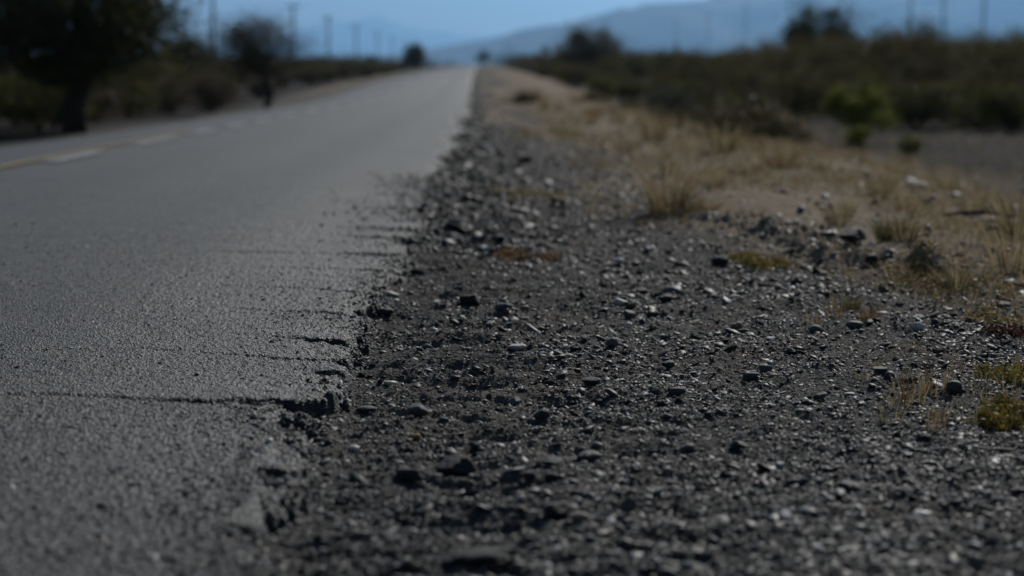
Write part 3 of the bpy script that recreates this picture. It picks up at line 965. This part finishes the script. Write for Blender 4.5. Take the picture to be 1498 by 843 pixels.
plant('green_bush', plant_parts(.44, .55, .02, 1500, .018, BRIGHT * .75, 10, 16, .012, 4, .15), spot(1334, 29.5), 0, 'small darker green bush right of the bright yellow green bush', 'bush', crown_name='foliage', trunk_name='stem')
plant('grey_shrub', plant_parts(.55, 1.0, .02, 1900, .022, GREYG, 11, 20, .014, 5, .15), spot(985, 26), 0, 'low grey green shrub behind the tall pale grass clump', 'bush', crown_name='foliage', trunk_name='stem')
plant('grey_shrub', plant_parts(.6, 1.3, .02, 1900, .025, OLV, 12, 20, .014, 5, .15), spot(1065, 29), 1, 'low olive shrub right of the grey green shrub', 'bush', crown_name='foliage', trunk_name='stem')
plant('grey_shrub', plant_parts(.5, 1.0, .02, 1600, .025, GREYG * .8, 13, 20, .014, 5, .15), spot(1130, 33), 1, 'low dull shrub between the sand bank and the green bush', 'bush', crown_name='foliage', trunk_name='stem')
plant('grey_shrub', plant_parts(.30, 1.1, .01, 1200, .03, OLV, 14, 20, .014, 5, .15), spot(770, 52), 1, 'low olive shrub beside the far road shoulder', 'bush', crown_name='foliage', trunk_name='stem')

# --- thicket bushes: a few kinds, copied
KIND = []
for k, (h, w, cols, n) in enumerate([(3.0, 3.9, OLV, 6500), (2.7, 3.4, np.vstack([BRN, OLV]), 6000), (3.05, 3.6, np.vstack([DARKG, OLV]), 6500), (1.8, 3.0, OLV, 4800), (1.3, 2.4, np.vstack([OLV, BRIGHT * .6]), 3800), (1.15, 2.3, BRN, 3400)]):
    KIND.append(plant_parts(h, w, .02, n, .046, cols, 40 + k, 36, .045, 4, .14))
PROTO = {}


def thicket_bush(k, loc, rz, sc, label, group):
    if k not in PROTO:
        root = plant('thicket_bush', KIND[k], loc, rz, label, 'bush', group, sc, 'foliage', 'stem'); PROTO[k] = root
    else:
        root = dup(PROTO[k]); root.location = loc; root.rotation_euler = (0, 0, rz); root.scale = (sc,) * 3 if not isinstance(sc, tuple) else sc
        tag(root, label, 'bush', group)
    return root


KNAME = ['olive leafed', 'brown twiggy', 'dark green', 'low olive', 'yellowish low', 'low brown']
def fill(n, gen, side, spacing, avoid):
    got = []
    tries = 0
    while len(got) < n and tries < 20000:
        tries += 1
        x, y, k, sc = gen()
        if any((x - a) ** 2 + (y - b) ** 2 < (spacing * (1 + y / 120)) ** 2 for a, b in got): continue
        if any((x - a) ** 2 + (y - b) ** 2 < r * r for a, b, r in avoid): continue
        got.append((x, y))
        thicket_bush(k, (x, y, float(ground_z(x, y))), rng.uniform(0, 6.28), sc,
                     f'{KNAME[k]} bush in the dry thicket {side} of the road', f'{KNAME[k]} bushes {side} of the road')


def front_x(y):
    return float(np.interp(y, [40, 46, 52, 66, 100, 190, 400], [8.7, 8.3, 7.0, 5.4, 4.8, 4.6, 5]))


def gen_right():
    y = 1 / rng.uniform(1 / 170, 1 / 39.5); x = front_x(y) + rng.uniform(0, 1) * (.30 * y - front_x(y) + 2)
    big = x - front_x(y) > 2.5
    k = int(rng.choice([0, 1, 2, 0, 3])) if big else int(rng.choice([3, 4, 5, 4]))
    return x, y, k, rng.uniform(.85, 1.1) * float(np.interp(700 + 2900 * x / y, [760, 1000, 1150, 1260, 1500], [.72, .70, .74, .88, .80]))


def gen_left():
    y = 1 / rng.uniform(1 / 190, 1 / 42); x = -rng.uniform(8.3, 9.5 + .27 * y)
    k = int(rng.choice([3, 4, 4, 5, 5])); return x, y, k, rng.uniform(.75, 1.05)


fill(185, gen_right, 'right', 1.35, [(6.6, 34, 2.0), (7.35, 38, 1.9), (9.0, 38, 2.0), (13.0, 75, 1.5), (7.8, 140, 3)])
fill(130, gen_left, 'left', 1.4, [(-8.4, 41, 1.8), (-6.3, 58, 1.2), (-17.5, 120, 2)])

# low grey brush between the sand bank and the thicket
BR = None
got = []
while len(got) < 13:
    y = 1 / rng.uniform(1 / 75, 1 / 21); x = float(bound(y)) + 1.6 + rng.uniform(0, 1) ** 1.3 * max(.26 * y - 2.5, 1.5)
    if x > front_x(y) + .5 or x > .17 * y or any((x - a_) ** 2 + (y - b_) ** 2 < .5 for a_, b_ in got) or abs(x / y - .182) < .022: continue
    got.append((x, y)); lab = 'low dead grey olive brush on the flat between sand bank and thicket'; grp = 'low brush between sand bank and thicket'
    sc = rng.uniform(.6, 1.2); loc = (x, y, float(ground_z(x, y)))
    if BR is None:
        BR = plant('low_brush', plant_parts(.42, 1.0, .01, 1500, .028, np.vstack([GREYG * 1.3, OLV, STRAW * .6]), 71, 22, .012, 5, .15), loc, 0, lab, 'bush', grp, sc, 'foliage', 'stem')
    else:
        q_ = dup(BR); q_.location = loc; q_.rotation_euler = (0, 0, rng.uniform(0, 6)); q_.scale = (sc, sc, sc * rng.uniform(.7, 1.1))

# far scrub, one mass
def far_scrub(n, seed):
    r_ = np.random.default_rng(seed)
    VV, FF, CC, off = [], [], [], 0
    for q in range(n):
        y = 1 / r_.uniform(1 / 2600, 1 / 165)
        side = 1 if r_.random() < .55 else -1
        lo = 6 if side > 0 else 11
        x = side * (lo + r_.random() ** 1.2 * .34 * y)
        h = r_.uniform(1.2, 2.7) if side > 0 else r_.uniform(1.0, 2.1); w = h * r_.uniform(1.1, 1.8)
        m = 130
        if y > 450: h *= 1.5 + r_.random(); w *= 1.8
        th = r_.normal(size=(m, 3)); th /= np.linalg.norm(th, axis=1)[:, None]
        rr = r_.uniform(.6, 1.05, (m, 1)) * (1 + .25 * np.sin(th[:, :1] * 4 + q))
        P = th * rr * np.array([w / 2, w / 2, h / 2]) + np.array([x, y, float(ground_base(x, y)) + h * .48])
        pal_ = [OLV, BRN, DARKG][int(r_.integers(0, 3))]
        V, F, C = leaf_quads(P, .22, pal_, r_)
        VV.append(V); FF.append(F + off); CC.append(C); off += len(V)
    me = mesh_np('distant_scrub', np.concatenate(VV), np.concatenate(FF), False, np.concatenate(CC))
    tag(link('distant_scrub', me, LEAF), 'distant dark scrub covering the plain up to the horizon', 'scrub', kind='stuff')


far_scrub(1800, 17)

# ------------------------------------------------------------------ poles
def box(x0, x1, y0, y1, z0, z1):
    v = np.array([(x, y, z) for z in (z0, z1) for y in (y0, y1) for x in (x0, x1)], float)
    f = [(0, 2, 3, 1), (4, 5, 7, 6), (0, 1, 5, 4), (2, 6, 7, 3), (0, 4, 6, 2), (1, 3, 7, 5)]
    return v, f


def pole_proto(name, H, arm, loc, label, group):
    root = empty(name, loc)
    link('shaft', join([tube([(0, 0, -.3), (0, 0, H * .5), (0, 0, H)], [.2, .17, .14], 12)], 'shaft', POLEWOOD), parent=root)
    ca = link('crossarm', join([box(-arm / 2, arm / 2, -.13 - .06, -.13 + .06, H - .5, H - .34)], 'crossarm', POLEWOOD, False), parent=root)
    link('brace', join([tube([(-.6, -.13, H - .5), (0, -.13, H - 1.1), (.6, -.13, H - .5)], [.02, .02, .02], 6)], 'brace', STEEL), parent=root)
    for xx in (-arm / 2 + .12, .02, arm / 2 - .12):
        zz = H - .34
        link('insulator', join([tube([(xx, -.13, zz), (xx, -.13, zz + .08), (xx, -.13, zz + .1), (xx, -.13, zz + .2), (xx, -.13, zz + .24)], [.02, .025, .07, .06, .02], 10)], 'insulator', CERAMIC), parent=root)
    tag(root, label, 'utility pole', group)
    return root


LEFT = [(313, 210), (430, 300), (481, 371), (522, 456), (553, 552), (575, 650), (592, 760)]
WORDS = ['nearest utility pole on the left, cut off by the top of the picture', 'second utility pole on the left, behind the thorn tree crown', 'third utility pole on the left with a clear crossarm',
         'fourth and smaller utility pole of the left row', 'fifth faint utility pole of the left row', 'sixth very faint utility pole of the left row', 'farthest utility pole of the left row, beside the ball shaped tree']
p0 = None
for (px, Y), lab in zip(LEFT, WORDS):
    loc = spot(px, Y)
    if p0 is None: p0 = pole_proto('utility_pole', 10.0, 2.6, loc, lab, 'utility poles along the left side')
    else:
        q = dup(p0); q.location = loc; tag(q, lab, 'utility pole', 'utility poles along the left side')
RIGHT = [(989, 560), (1036, 500), (1090, 440), (1153, 390), (1231, 340), (1331, 300), (1379, 285), (1438, 265)]
RW = ['leftmost faint pole before the blue hills', 'second faint pole from the left before the blue hills', 'third faint pole from the left before the blue hills', 'pole just left of the dark skyline tree',
      'pole just right of the dark skyline tree', 'left one of the three clear poles at the upper right', 'middle one of the three clear poles at the upper right', 'right one of the three clear poles at the upper right']
p1 = None
for (px, Y), lab in zip(RIGHT, RW):
    loc = spot(px, Y)
    if p1 is None: 
        p1 = pole_proto('power_pole', 14.0, 2.4, loc, lab, 'power poles crossing the plain at right'); p1.scale = (.5, .5, 1)
    else:
        q = dup(p1); q.location = loc; q.scale = (.5, .5, 1) if px < 1300 else (.75, .75, 1); tag(q, lab, 'utility pole', 'power poles crossing the plain at right')

# ------------------------------------------------------------------ hills
def ridge(name, Yd, depth, prof, seed, mat, rough=.2):
    """a range built at its own distance: prof gives (photo column, row of the crest)"""
    xs = np.linspace(-.6, .75, 260)                     # slope x / y
    px = CX + FPX * np.tan(np.arctan(xs) - YAW)
    hpx = np.interp(px, [p[0] for p in prof], [95 - p[1] for p in prof])
    H = np.maximum(hpx, 0) / FPX * (Yd + depth / 2)
    v = np.linspace(0, 1, 60)
    XX = xs[None, :] * (Yd + depth * v[:, None]); YY = np.repeat((Yd + depth * v)[:, None], len(xs), 1)
    sh = np.sin(np.pi * v)[:, None] ** .9
    ZZ = H[None, :] * sh * (1 + rough * fbm(XX / 700, YY / 900, 6, seed, .6)) - 12
    ZZ = np.where(H[None, :] * sh < 1, -12, ZZ)
    me = mesh_np(name, np.stack([XX, YY, ZZ], -1).reshape(-1, 3), grid_faces(60, len(xs)), True)
    tag(link(name, me, mat), kind='structure')


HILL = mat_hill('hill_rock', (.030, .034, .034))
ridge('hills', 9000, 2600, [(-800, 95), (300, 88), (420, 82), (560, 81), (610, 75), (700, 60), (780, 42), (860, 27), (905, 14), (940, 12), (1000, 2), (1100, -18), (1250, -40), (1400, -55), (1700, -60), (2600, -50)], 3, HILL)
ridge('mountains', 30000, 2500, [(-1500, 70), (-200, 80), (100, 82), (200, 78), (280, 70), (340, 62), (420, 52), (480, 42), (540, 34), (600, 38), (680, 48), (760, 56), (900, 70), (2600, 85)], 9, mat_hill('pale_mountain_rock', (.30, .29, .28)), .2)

# ------------------------------------------------------------------ air
def haze_box(x0, x1, y0, y1, z0, z1):
    v, f = box(x0, x1, y0, y1, z0, z1)
    me = bpy.data.meshes.new('haze'); me.from_pydata(v.tolist(), [], f); me.update()
    mt = bpy.data.materials.new('haze_air'); mt.use_nodes = True
    nt = mt.node_tree
    nt.nodes.remove(nt.nodes['Principled BSDF'])
    pv = nt.nodes.new('ShaderNodeVolumePrincipled')
    pv.inputs['Color'].default_value = HAZE_COL
    pv.inputs['Density'].default_value = HAZE_D
    pv.inputs['Anisotropy'].default_value = 0.6
    nt.links.new(pv.outputs[0], nt.nodes['Material Output'].inputs['Volume'])
    me.materials.append(mt)
    o = bpy.data.objects.new('haze', me); COL.objects.link(o); tag(o, kind='stuff', label='pale blue haze in the air over the plain', cat='haze')


HAZE_COL = (.285, .57, .97, 1); HAZE_D = 7.5e-5
haze_box(-60000, 60000, -3000, 33500, -20, 1150)

# ------------------------------------------------------------------ world, sun, camera
w = bpy.data.worlds.new('World'); scene.world = w; w.use_nodes = True
nt = w.node_tree; bg = nt.nodes['Background']
sky = nt.nodes.new('ShaderNodeTexSky'); sky.sky_type = 'NISHITA'; sky.sun_disc = False
sky.sun_elevation = SUN_EL; sky.sun_rotation = SUN_AZ; sky.altitude = 600; sky.air_density = 1.0; sky.dust_density = 0.3; sky.ozone_density = 1.0
nt.links.new(sky.outputs[0], bg.inputs[0]); bg.inputs[1].default_value = 0.06

sl = bpy.data.lights.new('sun', 'SUN'); sl.energy = 5.0; sl.angle = R(.53); sl.color = (1, .965, .90)
so = bpy.data.objects.new('sun', sl); COL.objects.link(so)
sd = Vector((math.sin(SUN_AZ) * math.cos(SUN_EL), math.cos(SUN_AZ) * math.cos(SUN_EL), math.sin(SUN_EL)))
so.rotation_euler = sd.to_track_quat('Z', 'Y').to_euler(); so.location = (0, 20, 30)

cd = bpy.data.cameras.new('camera'); co = bpy.data.objects.new('camera', cd); COL.objects.link(co)
cd.sensor_width = 36; cd.lens = 36 * FPX / 1498; cd.clip_start = .05; cd.clip_end = 60000
co.location = CAM; co.rotation_euler = (math.pi / 2 - PITCH, 0, -YAW)
cd.dof.use_dof = True; cd.dof.focus_distance = 5.2; cd.dof.aperture_fstop = 2.4
scene.camera = co

vs = scene.view_settings
vs.view_transform = 'Standard'; vs.look = 'None'; vs.exposure = -0.52; vs.gamma = 1.0
scene.cycles.volume_bounces = 0
scene.cycles.use_denoising = True
